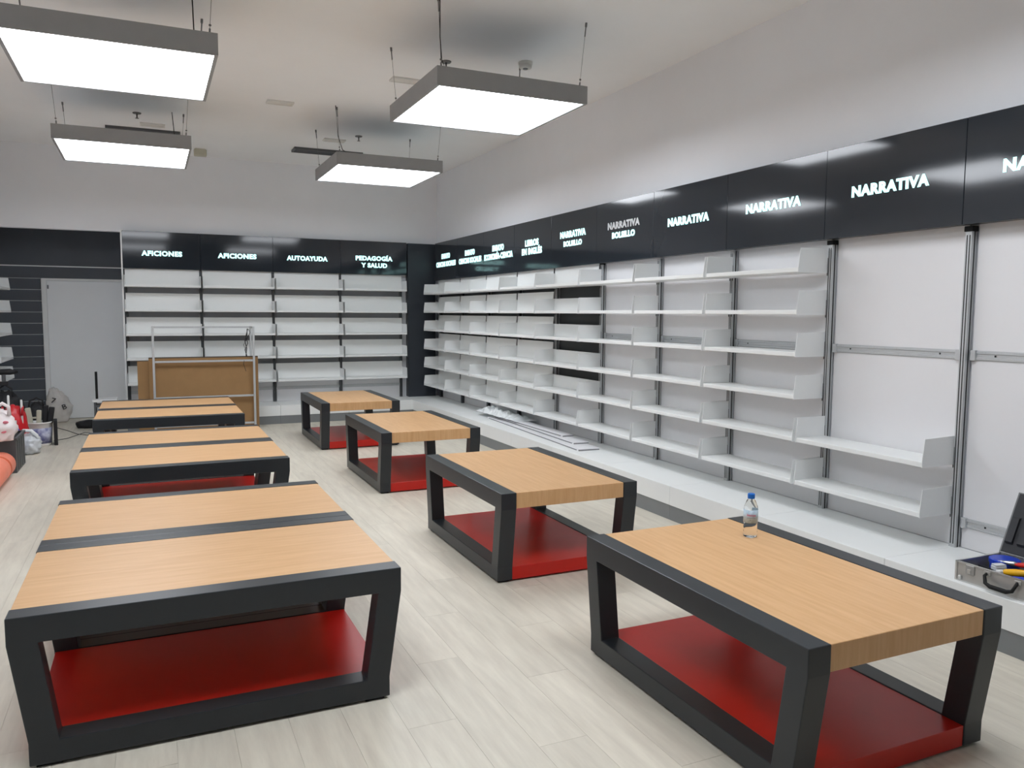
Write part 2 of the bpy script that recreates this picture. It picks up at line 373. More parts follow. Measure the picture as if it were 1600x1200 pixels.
# ------------------------------------------------------------------ signs above the right wall and the rear wall
def sign(loc, rz, length, zb, zt, label, lines, tilt=0.0, group=None):
    """local frame: length along x, room towards -y, origin at the front lower edge"""
    t = thing('sign_panel', label, 'sign', loc, rz, group)
    hgt = zt-zb; h = length/2-0.0015
    f = MB().box(-h, h, 0.0, 0.012, 0.0, hgt, 0.0015).build('face', M['sign'], t)
    MB().box(-h, h, 0.0125, 0.092, 0.004, hgt-0.004).build('housing', M['signedge'], t)
    for txt, zc, w, cap, m in lines:
        o = link('lettering', text_mesh(txt, w, cap), M[m], f); o.location = (0, 0, zc-zb)
    return t
E_ = 'glow'
def nar(z=2.406, m=E_): return [('NARRATIVA', z, 0.56, 0.066, m)]
right_signs = {
 -1: ('dark sign panel at right picture edge with its NARRATIVA cut off', nar()),
  0: ('dark sign panel reading NARRATIVA above the empty second bay from right', nar(2.402)),
  1: ('dark sign panel reading NARRATIVA with bright reflected streak behind letters', nar()),
  2: ('dark sign panel reading NARRATIVA, smallest of those with a single line', nar()),
  3: ('dark sign panel reading NARRATIVA BOLSILLO with its upper word unlit', [('NARRATIVA', 2.468, .56, .064, 'unlit'), ('BOLSILLO', 2.372, .40, .055, E_)]),
  4: ('dark sign panel reading NARRATIVA BOLSILLO with both words lit', [('NARRATIVA', 2.466, .56, .066, E_), ('BOLSILLO', 2.366, .40, .055, E_)]),
  5: ('dark sign panel reading LIBROS EN INGLÉS', [('LIBROS', 2.448, .36, .072, E_), ('EN INGLÉS', 2.350, .54, .072, E_)]),
  6: ('dark sign panel reading ENSAYO ECONOMÍA-CIENCIA', [('ENSAYO', 2.460, .37, .072, E_), ('ECONOMÍA-CIENCIA', 2.355, .92, .072, E_)]),
  7: ('dark sign panel reading ENSAYO CIENCIAS SOCIALES beside the economics sign', [('ENSAYO', 2.466, .37, .072, E_), ('CIENCIAS SOCIALES', 2.358, .86, .072, E_)]),
  8: ('dark sign panel reading ENSAYO CIENCIAS SOCIALES in the rear corner', [('ENSAYO', 2.480, .37, .072, E_), ('CIENCIAS SOCIALES', 2.360, .86, .072, E_)]),
}
for k, (lab, lines) in right_signs.items():
    sign((XF, Y0+k+0.5, ZFB), -PI/2, 1.0, ZFB, ZFT, lab, lines, group='right wall signs')
back_signs = [
 ('dark sign panel reading AFICIONES at left end of rear wall', [('AFICIONES', 2.412, .52, .066, E_)]),
 ('dark sign panel reading AFICIONES, second from left on rear wall', [('AFICIONES', 2.412, .53, .066, E_)]),
 ('dark sign panel reading AUTOAYUDA on the rear wall', [('AUTOAYUDA', 2.412, .60, .066, E_)]),
 ('dark sign panel reading PEDAGOGÍA Y SALUD on the rear wall', [('PEDAGOGÍA', 2.446, .58, .066, E_), ('Y SALUD', 2.340, .41, .066, E_)]),
]
XB0, BW = -0.305, 0.996
for k, (lab, lines) in enumerate(back_signs):
    L_ = BW if k < 3 else BW+0.045
    sign((XB0+BW*k+L_/2, 12.17, 2.200), 0, L_, 2.200, 2.706, lab, lines, group='rear wall signs')

# ------------------------------------------------------------------ uprights, rails, backing boards, plinths
def upright(loc, rz, hgt, label, cap, group, m='alu'):
    t = thing('shelf_upright', label, 'upright', loc, rz, group)
    MB().box(-.020, .020, 0.0, .046, 0.0, hgt, 0.0015).build('post', M[m], t)
    for x in (-.008, .008): MB().box(x-.003, x+.003, -.0006, .004, 0.02, hgt-.02).build('slot', M['slot'], t)
    MB().box(.0194, .0206, .018, .028, 0.0, hgt).build('slot', M['slot'], t); MB().box(-.0206, -.0194, .018, .028, 0.0, hgt).build('slot', M['slot'], t)
    if cap: MB().box(-.026, .026, -.006, .046, hgt, hgt+.03, 0.002).build('end_cap', M['foot'], t)
    return t
bay_name = {-1: 'the cut-off NARRATIVA bay', 0: 'the empty-topped NARRATIVA bay', 1: 'the streaked NARRATIVA bay', 2: 'the last NARRATIVA bay', 3: 'the unlit NARRATIVA BOLSILLO bay',
            4: 'the lit NARRATIVA BOLSILLO bay', 5: 'the LIBROS EN INGLÉS bay', 6: 'the ECONOMÍA-CIENCIA bay', 7: 'the nearer CIENCIAS SOCIALES bay', 8: 'the corner CIENCIAS SOCIALES bay'}
for k in range(0, 10):
    if k == 9: lab = 'aluminium upright in the rear corner beside the dark column'
    else: lab = 'aluminium shelving upright at near end of '+bay_name[k]
    yy = Y0+k-(0.05 if k == 9 else 0)
    upright((XW, yy, ZP), -PI/2, (2.083-ZP) if k <= 1 else (2.11-ZP), lab, k <= 1, 'right wall uprights', 'shadepost' if k > 5 else 'alu')
rear_names = ['left AFICIONES bay', 'second AFICIONES bay', 'AUTOAYUDA bay', 'PEDAGOGÍA bay']
for k in range(5):
    lab = 'aluminium shelving upright at left end of rear '+rear_names[k] if k < 4 else 'aluminium shelving upright at right end of rear PEDAGOGÍA bay'
    upright((XB0+BW*k+(0.025 if k == 0 else -0.03 if k == 4 else 0), YB, ZP), 0, 2.19-ZP, lab, False, 'rear wall uprights', 'shadepost')
# backing boards: parts of the walls
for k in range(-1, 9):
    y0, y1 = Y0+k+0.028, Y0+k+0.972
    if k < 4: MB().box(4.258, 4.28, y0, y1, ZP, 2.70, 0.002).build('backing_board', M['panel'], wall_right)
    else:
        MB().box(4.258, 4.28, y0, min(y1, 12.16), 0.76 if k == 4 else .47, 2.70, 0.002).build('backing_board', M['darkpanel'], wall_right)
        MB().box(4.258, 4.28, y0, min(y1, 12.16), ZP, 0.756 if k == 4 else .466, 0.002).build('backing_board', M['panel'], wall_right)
for k in range(4):
    x0, x1 = XB0+BW*k+.03, XB0+BW*(k+1)-.03
    MB().box(x0, x1, 12.278, 12.30, 0.60, 2.70, 0.002).build('backing_board', M['shadepanel'], wall_back)
    MB().box(x0, x1, 12.278, 12.30, ZP, 0.596, 0.002).build('backing_board', M['panel'], wall_back)
def rail(y0, y1, z, label):
    t = thing('wall_rail', label, 'rail', (4.258, (y0+y1)/2, z), 0, 'aluminium rails behind the bays')
    h = (y1-y0)/2
    MB().prism([(-.004,-.028),(0,-.028),(0,.028),(-.004,.028),(-.010,.022),(-.010,.012),(-.004,.008),(-.004,-.008),(-.010,-.012),(-.010,-.022)], -h, h, 'y').build('profile', M['alu'], t)
    for yy in (-h*.7, h*.7): MB().box(-.0055, -.0035, yy-.005, yy+.005, -.005, .005).build('screw', M['slot'], t)
    for sg in (-1, 1): MB().box(-.022, 0, sg*(h-.018)-.016, sg*(h-.018)+.016, -.03, .03, 0.002).build('bracket', M['alu'], t)
for k in (-1, 0, 1, 2, 3):
    rail(Y0+k+.028, Y0+k+.972, 1.386, 'grooved aluminium rail at mid height behind '+bay_name[k])
rail(Y0-1+.028, Y0-.028, 0.418, 'low grooved aluminium rail behind the open tool case')
rail_b = thing('wall_rail', 'low aluminium rail behind the rear wall shelving, above the plinth', 'rail', (1.69, 12.278, .47), 0, 'aluminium rails behind the bays')
MB().box(-1.95, 1.95, -.010, 0, -.022, .022, .002).build('profile', M['alu'], rail_b)

def plinth(loc, rz, length, depth, label, group):
    """room towards -y, back at y=0"""
    t = thing('plinth_unit', label, 'plinth', loc, rz, group); h = length/2-0.0012
    MB().box(-h, h, -depth, 0, ZK, ZP, 0.002).build('plinth_box', M['plinth'], t)
    MB().box(-h, h, -depth+.006, -depth+.022, 0.0, ZK).build('kickboard', M['kick'], t)
    MB().box(-h, h, -depth+.03, -.02, 0.001, ZK).build('plinth_base', M['kick'], t)
    return t
for k in range(-2, 9):
    y0, y1 = Y0+k, Y0+k+1
    if k == 8: y1 = 11.715
    nm = bay_name[k] if k > -2 else 'the wall beyond the right picture edge'
    plinth((4.256, (y0+y1)/2, 0), -PI/2, y1-y0, 4.256-XP, 'white plinth unit with grey kickboard under '+nm, 'right wall plinths')
for k in range(4):
    x0, x1 = XB0+BW*k, XB0+BW*(k+1)
    if k == 3: x1 = 4.255
    plinth(((x0+x1)/2, 12.276, 0), 0, x1-x0, 12.276-11.72, 'white plinth unit with grey kickboard under rear '+rear_names[k], 'rear wall plinths')

# ------------------------------------------------------------------ shelves
def shelf_proto(length, depth, style):
    t = bpy.data.objects.new('wall_shelf', None); t.empty_display_size = 0.1; COL.objects.link(t)
    h = length/2
    MB().box(-h+.005, h-.005, -depth, -.002, 0, .030, 0.003).build('shelf_board', M['shelf'], t)
    for sg in (-1, 1):
        x0, x1 = sorted((sg*h, sg*(h-.004)))
        MB().prism([(-depth-.002,-.002),(-.004,-.002),(-.004,.166),(-depth+.014,.160),(-depth-.002,.030)], x0, x1, 'x').build('side_plate', M['plate'], t)
        MB().box(x0+.0005, x1-.0005, -.004, .004, -.02, .10).build('hook', M['slot'], t)
    if style == 'tall':
        MB().prism([(-.030,.031),(-.022,.031),(-.004,.246),(-.012,.246)], -h+.006, h-.006, 'x').build('back_panel', M['shelf'], t)
    if style == 'rear':
        MB().prism([(-.030,.031),(-.022,.031),(-.004,.256),(-.012,.256)], -h+.006, h-.006, 'x').build('back_panel', M['shelf'], t)
    if style == 'low':
        MB().prism([(-.030,.031),(-.022,.031),(-.010,.165),(-.018,.165)], -h+.006, h-.006, 'x').build('back_panel', M['shelf'], t)
    return t
ords = ['top', 'second', 'third', 'fourth', 'fifth', 'lowest']
used = {}
def put_shelf(style, length, depth, loc, rz, label, group):
    key = (style, length)
    if key not in used: used[key] = o = shelf_proto(length, depth, style)
    else: o = copy_tree(used[key])
    o.location = loc; o.rotation_euler = (0, 0, rz); o['label'] = label; o['category'] = 'shelf'; o['group'] = group
ZS = [1.896, 1.612, 1.328, 1.040, 0.753, 0.463]
for k in range(0, 9):
    for i, z in enumerate(ZS):
        if k == 0 and i < 4: continue
        style = 'plain' if k < 4 or (k == 4 and i == 5) else ('tall' if k > 4 or i == 0 else 'low')
        L_ = 0.972
        yc = Y0+k+.5
        if k == 8: L_ = 0.95; yc = Y0+8+.49
        what = {'plain': 'white steel shelf', 'tall': 'white shelf with tall back panel', 'low': 'white shelf with low back lip'}[style]
        o_ = ords[i] if k else {4: 'upper of two', 5: 'lower of two'}[i]
        put_shelf(style, L_, 0.262, (XW-.001, yc, z), -PI/2, f'{what}, {o_} in {bay_name[k]}', 'right wall shelves')
ZR = [1.942, 1.606, 1.271, 0.935, 0.590]
for k in range(4):
    for i, z in enumerate(ZR):
        put_shelf('rear', 0.968, 0.275, (XB0+BW*(k+.5), YB-.001, z), 0, f'white shelf with tall back panel, {ords[i] if i < 4 else "lowest"} in rear {rear_names[k]}', 'rear wall shelves')
# left wall: one bay of plain shelves on charcoal uprights
for i, z in enumerate([1.885, 1.585, 1.283, 0.955, 0.695]):
    put_shelf('plain', 0.98, 0.262, (-1.955, 12.10, z), PI/2, f'white shelf on the left wall, {ords[i] if i < 4 else "lowest"} of five at picture edge', 'left wall shelves')
for yy, w in ((11.6, 'near'), (12.6, 'far')):
    upright((-1.954, yy, 0.0), PI/2, 2.2, f'aluminium upright at {w} end of the left wall shelves', False, 'left wall uprights')

# ------------------------------------------------------------------ display tables
def table_proto():
    """long side along local x, origin at the corner; y across"""
    t = bpy.data.objects.new('display_table', None); t.empty_display_size = 0.2; COL.objects.link(t)
    L, a, b, i, g, lw = TL, 0.098, 0.095, 0.052, 0.012, 0.096
    # frame members as one closed loop, mitred at the joints
    def frame(y0, y1):
        m = MB(); P = {}
        def V(x, z, y): 
            k = (round(x, 5), round(z, 5), y)
            if k not in P: P[k] = m.bm.verts.new((x, y, z))
            return P[k]
        polys = [[(0,H),(L,H),(L,H-a),(L-lw,H-a),(lw,H-a),(0,H-a)], [(0,H-a),(lw,H-a),(i+lw,b),(i,b)],
                 [(i,b),(i+lw,b),(L-i-lw,b),(L-i,b),(L-i,g),(i,g)], [(L-i,b),(L-i-lw,b),(L-lw,H-a),(L,H-a)]]
        for p in polys:
            for y in (y0, y1): m.bm.faces.new([V(x, z, y) for x, z in p])
        out = [(0,H),(L,H),(L,H-a),(L-i,b),(L-i,g),(i,g),(i,b),(0,H-a)]; inn = [(lw,H-a),(L-lw,H-a),(L-i-lw,b),(i+lw,b)]
        for lp in (out, inn):
            for p, q in zip(lp, lp[1:]+lp[:1]): m.bm.faces.new((V(*p, y0), V(*q, y0), V(*q, y1), V(*p, y1)))
        bmesh.ops.recalc_face_normals(m.bm, faces=m.bm.faces)
        es = [e for e in m.bm.edges if e.calc_face_angle(0) > 0.3]
        bmesh.ops.bevel(m.bm, geom=es, offset=0.0035, segments=2, affect='EDGES', profile=0.5)
        return m
    frame(0, TT).build('side_frame', M['frame'], t)
    frame(TW-TT, TW).build('side_frame', M['frame'], t)
    MB().box(0.004, L-0.004, TT+.001, TW-TT-.001, ZW, H-.002, 0.002).build('tabletop', M['wood'], t)
    MB().box(i+.004, L-i-.004, TT+.0005, TW-TT-.0005, g, b-.004, 0.0015).build('lower_shelf', M['red'], t)
    for x in (i+.06, L-i-.06):
        for y in (TT/2, TW-TT/2): MB().box(x-.04, x+.04, y-.035, y+.035, 0, g).build('foot', M['foot'], t)
    return t
proto = table_proto(); first = [True]
def put_table(loc, rz, label, group):
    o = proto if first[0] else copy_tree(proto); first[0] = False
    o.location = loc; o.rotation_euler = (0, 0, rz); o['label'] = label; o['category'] = 'table'; o['group'] = group
# right row: long side runs away from the camera (local x -> +y, local y -> -x), so origin is the right-hand near corner
for (x, y), lab in (((1.865, 1.81), 'grey-framed wooden table with red lower shelf and water bottle on top'),
                    ((1.842, 4.168), 'grey-framed wooden table with red lower shelf, second in the right row'),
                    ((1.822, 6.74), 'grey-framed wooden table with red lower shelf, third in the right row'),
                    ((1.788, 9.22), 'grey-framed wooden table with red lower shelf, farthest in the right row')):
    put_table((x+TW, y, 0), PI/2, lab, 'single display tables on the right')
for y, x, which in ((3.1098, -.4839, 'nearest'), (5.845, -.505, 'middle'), (8.58, -.53, 'farthest')):
    put_table((x, y, 0), 0, f'near half of the {which} pair of wooden display tables on the left', 'paired display tables on the left')
    put_table((x, y+TW, 0), 0, f'far half of the {which} pair of wooden display tables on the left', 'paired display tables on the left')

# ------------------------------------------------------------------ water bottle
t = thing('water_bottle', 'clear plastic water bottle with blue cap on the nearest right table', 'bottle', (2.577, 2.894, H-.001), 0.0)
MB().lathe([(.024,0),(.031,.004),(.033,.012),(.031,.020),(.033,.030),(.031,.040),(.033,.050),(.031,.058),(.033,.068),(.033,.135),(.031,.148),(.020,.176),(.0145,.184),(.0145,.196)], n=28).build('bottle_body', M['pet'], t, True)
MB().lathe([(.0165,.186),(.0170,.190),(.0170,.205),(.0155,.209)], n=20).build('cap', M['cap'], t)
lb = MB()
n = 24; A = []
for k in range(n+1):
    a = -PI*0.5-2.3+k*4.6/n
    A.append([lb.bm.verts.new((r*math.cos(a), r*math.sin(a), z)) for r, z in ((.0336,.072),(.0336,.134),(.0332,.134),(.0332,.072))])
for p, q in zip(A, A[1:]):
    for j in range(4): lb.bm.faces.new((p[j], q[j], q[(j+1) % 4], p[(j+1) % 4]))
lb.build('label', M['label'], t, True)
def wrap(txt, w, cap, z, a0, m):
    me = text_mesh(txt, w, cap, bold=0.01, depth=0.0004)
    for v in me.vertices:
        a = a0 + v.co.x/.0339; r = .0339 - v.co.y
        v.co = (r*math.cos(a), r*math.sin(a), v.co.z+z)
    link('lettering', me, M[m], t)
aim = math.atan2(-2.894, -2.577)
wrap('bezoya', .042, .0115, .112, aim+.12, 'pinkink')
wrap('agua mineral natural', .040, .0040, .098, aim+.1, 'greyink')
wrap('50 cl', .016, .0045, .088, aim+.1, 'greyink')

# ------------------------------------------------------------------ open aluminium tool case on the plinth
cx0, cx1, cy0, cy1 = 3.705, 4.035, 2.16, 2.640
t = thing('tool_case', 'open aluminium tool case on the white plinth at right picture edge', 'tool case', (3.87, 2.4, ZP+.0015))
hx, hy, cz = .165, .24, .098
m = MB(); m.box(-hx, hx, -hy, hy, 0, .006)
m.box(-hx, -hx+.006, -hy, hy, .006, cz); m.box(hx-.006, hx, -hy, hy, .006, cz); m.box(-hx+.006, hx-.006, -hy, -hy+.006, .006, cz); m.box(-hx+.006, hx-.006, hy-.006, hy, .006, cz)
m.build('case_body', M['case'], t)
m = MB()
for z in (0.002, cz-.002): m.ring([(-hx-.003,-hy-.003),(hx+.003,-hy-.003),(hx+.003,hy+.003),(-hx-.003,hy+.003)], [(-hx+.007,-hy+.007),(hx-.007,-hy+.007),(hx-.007,hy-.007),(-hx+.007,hy-.007)], z-.003, z+.004, 'z')
for sx in (-1, 1):
    for sy in (-1, 1): m.box(sx*hx-.005, sx*hx+.005, sy*hy-.005, sy*hy+.005, 0, cz+.002)
m.build('edge_profile', M['caseedge'], t)
m = MB(); m.box(-hx+.0065, hx-.0065, -hy+.0065, hy-.0065, .0065, .02); m.box(-.01, -.006, -hy+.0065, hy-.0065, .02, .06); m.build('case_lining', M['charcoalfoam'], t)
for sy in (.165,):
    la = MB().box(-hx-.008, -hx, sy-.022, sy+.022, .048, .094, .002).build('latch', M['steel'], t)
    MB().box(-hx-.013, -hx-.008, sy-.008, sy+.010, .052, .075, .002).build('latch_lever', M['caseedge'], la)
for sy in (.225, -.225): MB().lathe([(.012,0),(.010,.006),(.004,.009)], n=12).build('corner_rivet', M['caseedge'], t).matrix_local = Matrix.Translation((-hx-.003, sy-.008*(1 if sy > 0 else -1), .02)) @ Matrix.Rotation(-PI/2, 4, 'Y')
hd = MB().tube([(-hx-.004,.075,.082),(-hx-.020,.078,.072),(-hx-.030,.066,.040),(-hx-.032,.040,.030),(-hx-.032,-.040,.030),(-hx-.030,-.066,.040),(-hx-.020,-.078,.072),(-hx-.004,-.075,.082)], [.007,.008,.009,.011,.011,.009,.008,.007], 10).build('handle', M['foot'], t, True)
for sy in (.075, -.075): MB().box(-hx-.010, -hx, sy-.016, sy+.016, .072, .092, .002).build('handle_mount', M['caseedge'], hd)
# the lid, hinged at the back, leaning against the wall
lid = MB(); lid.box(-.005, .045, -hy, hy, 0, .33, .004)
lo = lid.build('lid', M['lidedge'], t); lo.location = (hx+.006, 0, cz+.004); lo.rotation_euler = (0, .42, 0)
m = MB(); m.box(-.012, -.005, -hy+.006, hy-.006, .006, .326, .002)
for k in range(7): m.prism([(-.012,.05),(-.028,.06),(-.028,.19),(-.012,.20)], -hy+.04+k*.064, -hy+.078+k*.064, 'y')
m.build('tool_board', M['charcoalfoam'], lo)
MB().ring([(-hy-.002,-.002),(hy+.002,-.002),(hy+.002,.332),(-hy-.002,.332)], [(-hy+.005,.005),(hy-.005,.005),(hy-.005,.327),(-hy+.005,.327)], -.009, .002, 'x').build('edge_profile', M['lidedge'], lo)
# in the case
zi = ZP+.022
t = thing('tape_reel', 'round blue plastic reel lying in the open tool case', 'reel', (3.935, 2.545, zi))
MB().lathe([(.055,0),(.066,.004),(.066,.062),(.062,.067)], n=28).build('reel_body', M['blue'], t, True)
MB().lathe([(.070,.062),(.071,.066),(.071,.082),(.066,.086),(.03,.087)], n=28).build('reel_lid', M['blue'], t, False)
def handled_tool(name, label, cat, loc, rz, tilt, grip, m1, blade):
    t = thing(name, label, cat, loc, rz)
    t.rotation_euler = (0, tilt, rz)
    MB().tube([(0,0,0),(.012,0,0),(.05,0,0),(.10,0,0),(.125,0,0)], [.010,.015,.018,.016,.010], 10).build('grip', M[m1], t, True)
    MB().tube([(-.03,0,0),(0.002,0,0)], [.009,.011], 10).build('ferrule', M['bucket'], t, True)
    MB().tube([(-.12,0,0),(-.03,0,0)], [.003,.004], 8).build('blade', M['steel'], t, True)
handled_tool('screwdriver', 'yellow-handled screwdriver with white ferrule in the tool case', 'screwdriver', (3.79, 2.455, ZP+.085), -1.25, -.16, None, 'yellow', None)
handled_tool('screwdriver', 'blue-handled screwdriver at the near end of the tool case', 'screwdriver', (3.765, 2.40, ZP+.07), -1.4, -.10, None, 'blue', None)
t = thing('pliers', 'red-gripped pliers lying across the open tool case', 'pliers', (3.90, 2.475, ZP+.105), -1.15)
for sg in (-1, 1):
    MB().tube([(.0,sg*.004,0),(.03,sg*.012,0),(.07,sg*.022,.006),(.12,sg*.020,.012),(.15,sg*.012,.014)], [.006,.009,.011,.011,.007], 8).build('grip', M['redtool'], t, True)
MB().tube([(-.07,0,0),(-.04,0,0),(.0,0,0),(.015,0,0)], [.004,.009,.013,.010], 8).build('jaw', M['steel'], t, True)
t = thing('drill_bit_box', 'small clear bluish bit box beside the blue reel in the tool case', 'bit box', (3.83, 2.505, ZP+.075), -.3)
MB().box(-.03, .03, -.02, .02, 0, .022, .003).build('box', M['bagclear'], t)
MB().box(-.028, .028, -.018, .018, .0225, .030, .002).build('box_lid', M['bagclear'], t)

# ------------------------------------------------------------------ white boards and film on the right plinth
def strip(x0, y0, x1, y1, w, z, label):
    d = Vector((x1-x0, y1-y0)); L_ = d.length
    t = thing('white_board', label, 'board', ((x0+x1)/2, (y0+y1)/2, z), math.atan2(d.y, d.x), 'white boards lying on the plinth')
    MB().box(-L_/2, L_/2, -w/2, w/2, 0, .018, .001).build('board', M['panel'], t)
    MB().box(-L_/2+.04, L_/2-.04, w/2, w/2+.002, .001, .010).build('edge_band', M['bandgrey'], t)
    MB().box(-L_/2-.002, -L_/2, -w/2, w/2, .001, .010).build('edge_band', M['bandgrey'], t)
z0 = ZP+.0005
strip(3.90, 6.70, 4.03, 9.30, .23, z0, 'long white board at bottom of the stack on the right plinth')
strip(3.97, 6.98, 4.06, 9.25, .17, z0+.0185, 'long white board in middle of the stack on the right plinth')
strip(4.02, 7.35, 4.02, 9.15, .13, z0+.037, 'short white board topmost in the stack on the right plinth')
fm = MB()
nx, ny = 26, 10; vs = []
for i in range(nx+1):
    rr = []
    for j in range(ny+1):
        u, v = i/nx, j/ny
        y = 8.45+u*1.25; x = 3.93+.28*v-.04*u
        q = Vector((x*9, y*7, 3))
        k = math.sin(PI*u)**.5*math.sin(PI*v)**.5
        z = z0+.057+k*(.035+.07*u)*(0.5+1.4*abs(noise.noise(q)))
        rr.append(fm.bm.verts.new((x+.03*noise.noise(q*1.3), y, z)))
    vs.append(rr)
for i in range(nx):
    for j in range(ny): fm.bm.faces.new((vs[i][j], vs[i+1][j], vs[i+1][j+1], vs[i][j+1]))
fo = fm.build('plastic_film', M['film'])
so = fo.modifiers.new('thick', 'SOLIDIFY'); so.thickness = 0.002
tag(fo, 'crumpled white plastic film at the far end of the board stack', 'plastic film')

# ------------------------------------------------------------------ metal stand with brown boards, before the rear wall
t = thing('metal_stand', 'grey metal tube stand standing behind the farthest left tables', 'stand', (0.665, 11.35, 0))
sx, dy, hz = .628, .34, 1.397
def bar(p, q, nm, r=.014):
    p, q = Vector(p), Vector(q); lo = [min(p[i], q[i])-r for i in range(3)]; hi = [max(p[i], q[i])+r for i in range(3)]
    MB().box(lo[0], hi[0], lo[1], hi[1], lo[2], hi[2], .002).build(nm, M['alu'], t)
for s_ in (-1, 1):
    bar((s_*sx, 0, .07), (s_*sx, 0, hz), 'post'); bar((s_*sx, dy, .07), (s_*sx, dy, hz), 'post')
    for z in (hz, .09): bar((s_*sx, .028, z), (s_*sx, dy-.028, z), 'side_bar', .012)
    for yy in (0, dy):
        MB().tube([(s_*sx-.012, yy, .028), (s_*sx+.012, yy, .028)], .028, 12).build('castor', M['foot'], t)
        MB().box(s_*sx-.008, s_*sx+.008, yy-.008, yy+.008, .028, .058).build('castor_fork', M['slot'], t)
bar((-sx+.028, dy, hz), (sx-.028, dy, hz), 'top_bar', .012)
for z in (.948, .468, .09): bar((-sx+.028, 0, z), (sx-.028, 0, z), 'cross_bar', .013)
cb = MB()
cb.tube([(sx-.045, dy-.02, 1.375), (sx-.05, dy-.03, 1.30), (sx-.08, dy-.03, 1.20), (sx-.06, dy-.04, 1.10), (sx-.07, dy-.03, 1.00), (sx-.055, dy-.05, .95)], .006, 6)
cb.tube([(sx-.04, dy-.05, 1.375), (sx-.07, dy-.06, 1.27), (sx-.045, dy-.05, 1.17), (sx-.085, dy-.05, 1.08), (sx-.05, dy-.05, .96)], .005, 6)
cb.tube([(sx-.03, dy-.03, 1.37), (sx-.01, dy-.03, 1.32), (sx-.05, dy-.03, 1.24), (sx-.10, dy-.03, 1.15), (sx-.06, dy-.03, 1.05)], .004, 6)
cb.tube([(sx-.13, -.018, .95), (sx-.14, -.02, .90), (sx-.12, -.02, .84), (sx-.11, -.022, .80)], .003, 6)
cb.build('cable_bundle', M['blackcable'], t)
def board(cx, cy, w, hgt, lean, label, m2):
    t = thing('brown_board', label, 'board', (cx, cy, 0.0), 0, 'brown boards leaning behind the stand')
    t.rotation_euler = (-lean, 0, 0)
    MB().box(-w/2, w/2, 0, .016, 0.002, hgt-.014, .001).build('panel', M['card'], t)
    MB().box(-w/2, w/2, -.001, .017, hgt-.014, hgt).build('top_edge', M[m2], t)
board(.665, 11.40, 1.375, 1.005, .02, 'wide brown board with dark top edge inside the metal stand', 'cardedge')
board(.34, 11.45, 1.00, .955, .02, 'second brown board sticking out to the left behind the metal stand', 'card')

# ------------------------------------------------------------------ clutter along the left wall
t = thing('small_platform', 'small white platform with black upright bar beside the grey door', 'platform', (-.57, 11.95, 0))
MB().box(-.15, .15, -.15, .15, .40, .435, .004).build('platform_top', M['shelf'], t)
MB().box(-.115, -.085, -.02, .01, .435, .80, .003).build('upright_bar', M['foot'], t)
for sx_ in (-1, 1):
    for sy_ in (-1, 1): MB().box(sx_*.12-.012, sx_*.12+.012, sy_*.12-.012, sy_*.12+.012, 0, .40).build('leg', M['crate'], t)
MB().box(-.13, .13, -.13, .13, .33, .36, .004).build('cross_shelf', M['crate'], t)
o = MB().blob((0, 0, .035), (.16, .12, .075), .16, 2.4, 3, 3, .034).build('black_bag', M['black'], None, True); o.location = (-.81, 12.35, 0)
tag(o, 'flat black bag lying on the floor beside the small white platform', 'bag')
t = thing('rubble_sack', 'white sack with dark printed marks leaning by the grey door', 'sack', (-1.22, 13.1, 0))
def cone(p, d): return Vector((p.x*(1.15-.45*max(0, d.z))-.07*max(0, d.z), p.y, p.z))
MB().blob((0, 0, .235), (.15, .13, .27), .13, 2.4, 5, 4, .234, cone).build('sack_body', M['sack'], t, True)
for txt, x, z, rz in (('7', -.055, .335, .3), ('B', .075, .24, -.3)):
    me = text_mesh(txt, .055, .075, .01, .004); o = link('printed_mark', me, M['ink'], t); o.location = (x, -.150, z); o.rotation_euler = (0, rz, 0)
# floor cables
for pts, lab in (([(-1.25,12.55,.005),(-1.05,12.1,.005),(-.9,11.7,.005),(-.78,11.55,.005),(-.60,11.62,.005)], 'thin dark cable curving across the floor before the grey door'),
                 ([(-1.12,11.20,.005),(-.98,11.35,.005),(-.82,11.75,.0125),(-.70,11.70,.005)], 'shorter thin dark cable running from the bucket to the tables')):
    cu = []
    for a, b in zip(pts, pts[1:]):
        for s_ in range(4): cu.append(Vector(a).lerp(Vector(b), s_/4))
    cu.append(Vector(pts[-1]))
    tag(MB().tube(cu, .004, 6).build('floor_cable', M['blackcable'], None, True), lab, 'cable')
# paint bucket with tools in it
t = thing('paint_bucket', 'white paint bucket with blue label on floor by left wall', 'bucket', (-1.235, 10.92, 0))
MB().lathe([(.115,0),(.122,.01),(.135,.27),(.138,.272),(.140,.285),(.128,.285),(.125,.27),(.112,.03)], n=24).build('bucket_body', M['bucket'], t, True)
MB().lathe([(.1235,.03),(.1345,.215)], n=24).build('bucket_label', M['bluelabel'], t, True)
def tool(name, lab, cat, loc, lean, size, m1, m2):
    t = thing(name, lab, cat, loc); t.rotation_euler = lean
    w, d, h_ = size
    MB().box(-w*.3, w*.3, -d/2, d/2, 0, h_*.5, .004).build('blade', M[m2], t)
    MB().box(-w/2, w/2, -d*.7, d*.7, h_*.5, h_, .008).build('handle', M[m1], t)
tool('putty_knife', 'beige-handled scraper sticking out of bucket, left one', 'scraper', (-1.30, 10.90, .06), (0, -.12, 0), (.06, .03, .40), 'beige', 'steel')
tool('putty_knife', 'beige-handled scraper sticking out of bucket, right one', 'scraper', (-1.245, 10.88, .06), (.05, .05, 0), (.05, .03, .37), 'beige', 'steel')
tool('trowel', 'black-handled trowel standing in the white paint bucket', 'trowel', (-1.20, 10.93, .06), (0, .10, 0), (.05, .04, .42), 'black', 'steel')
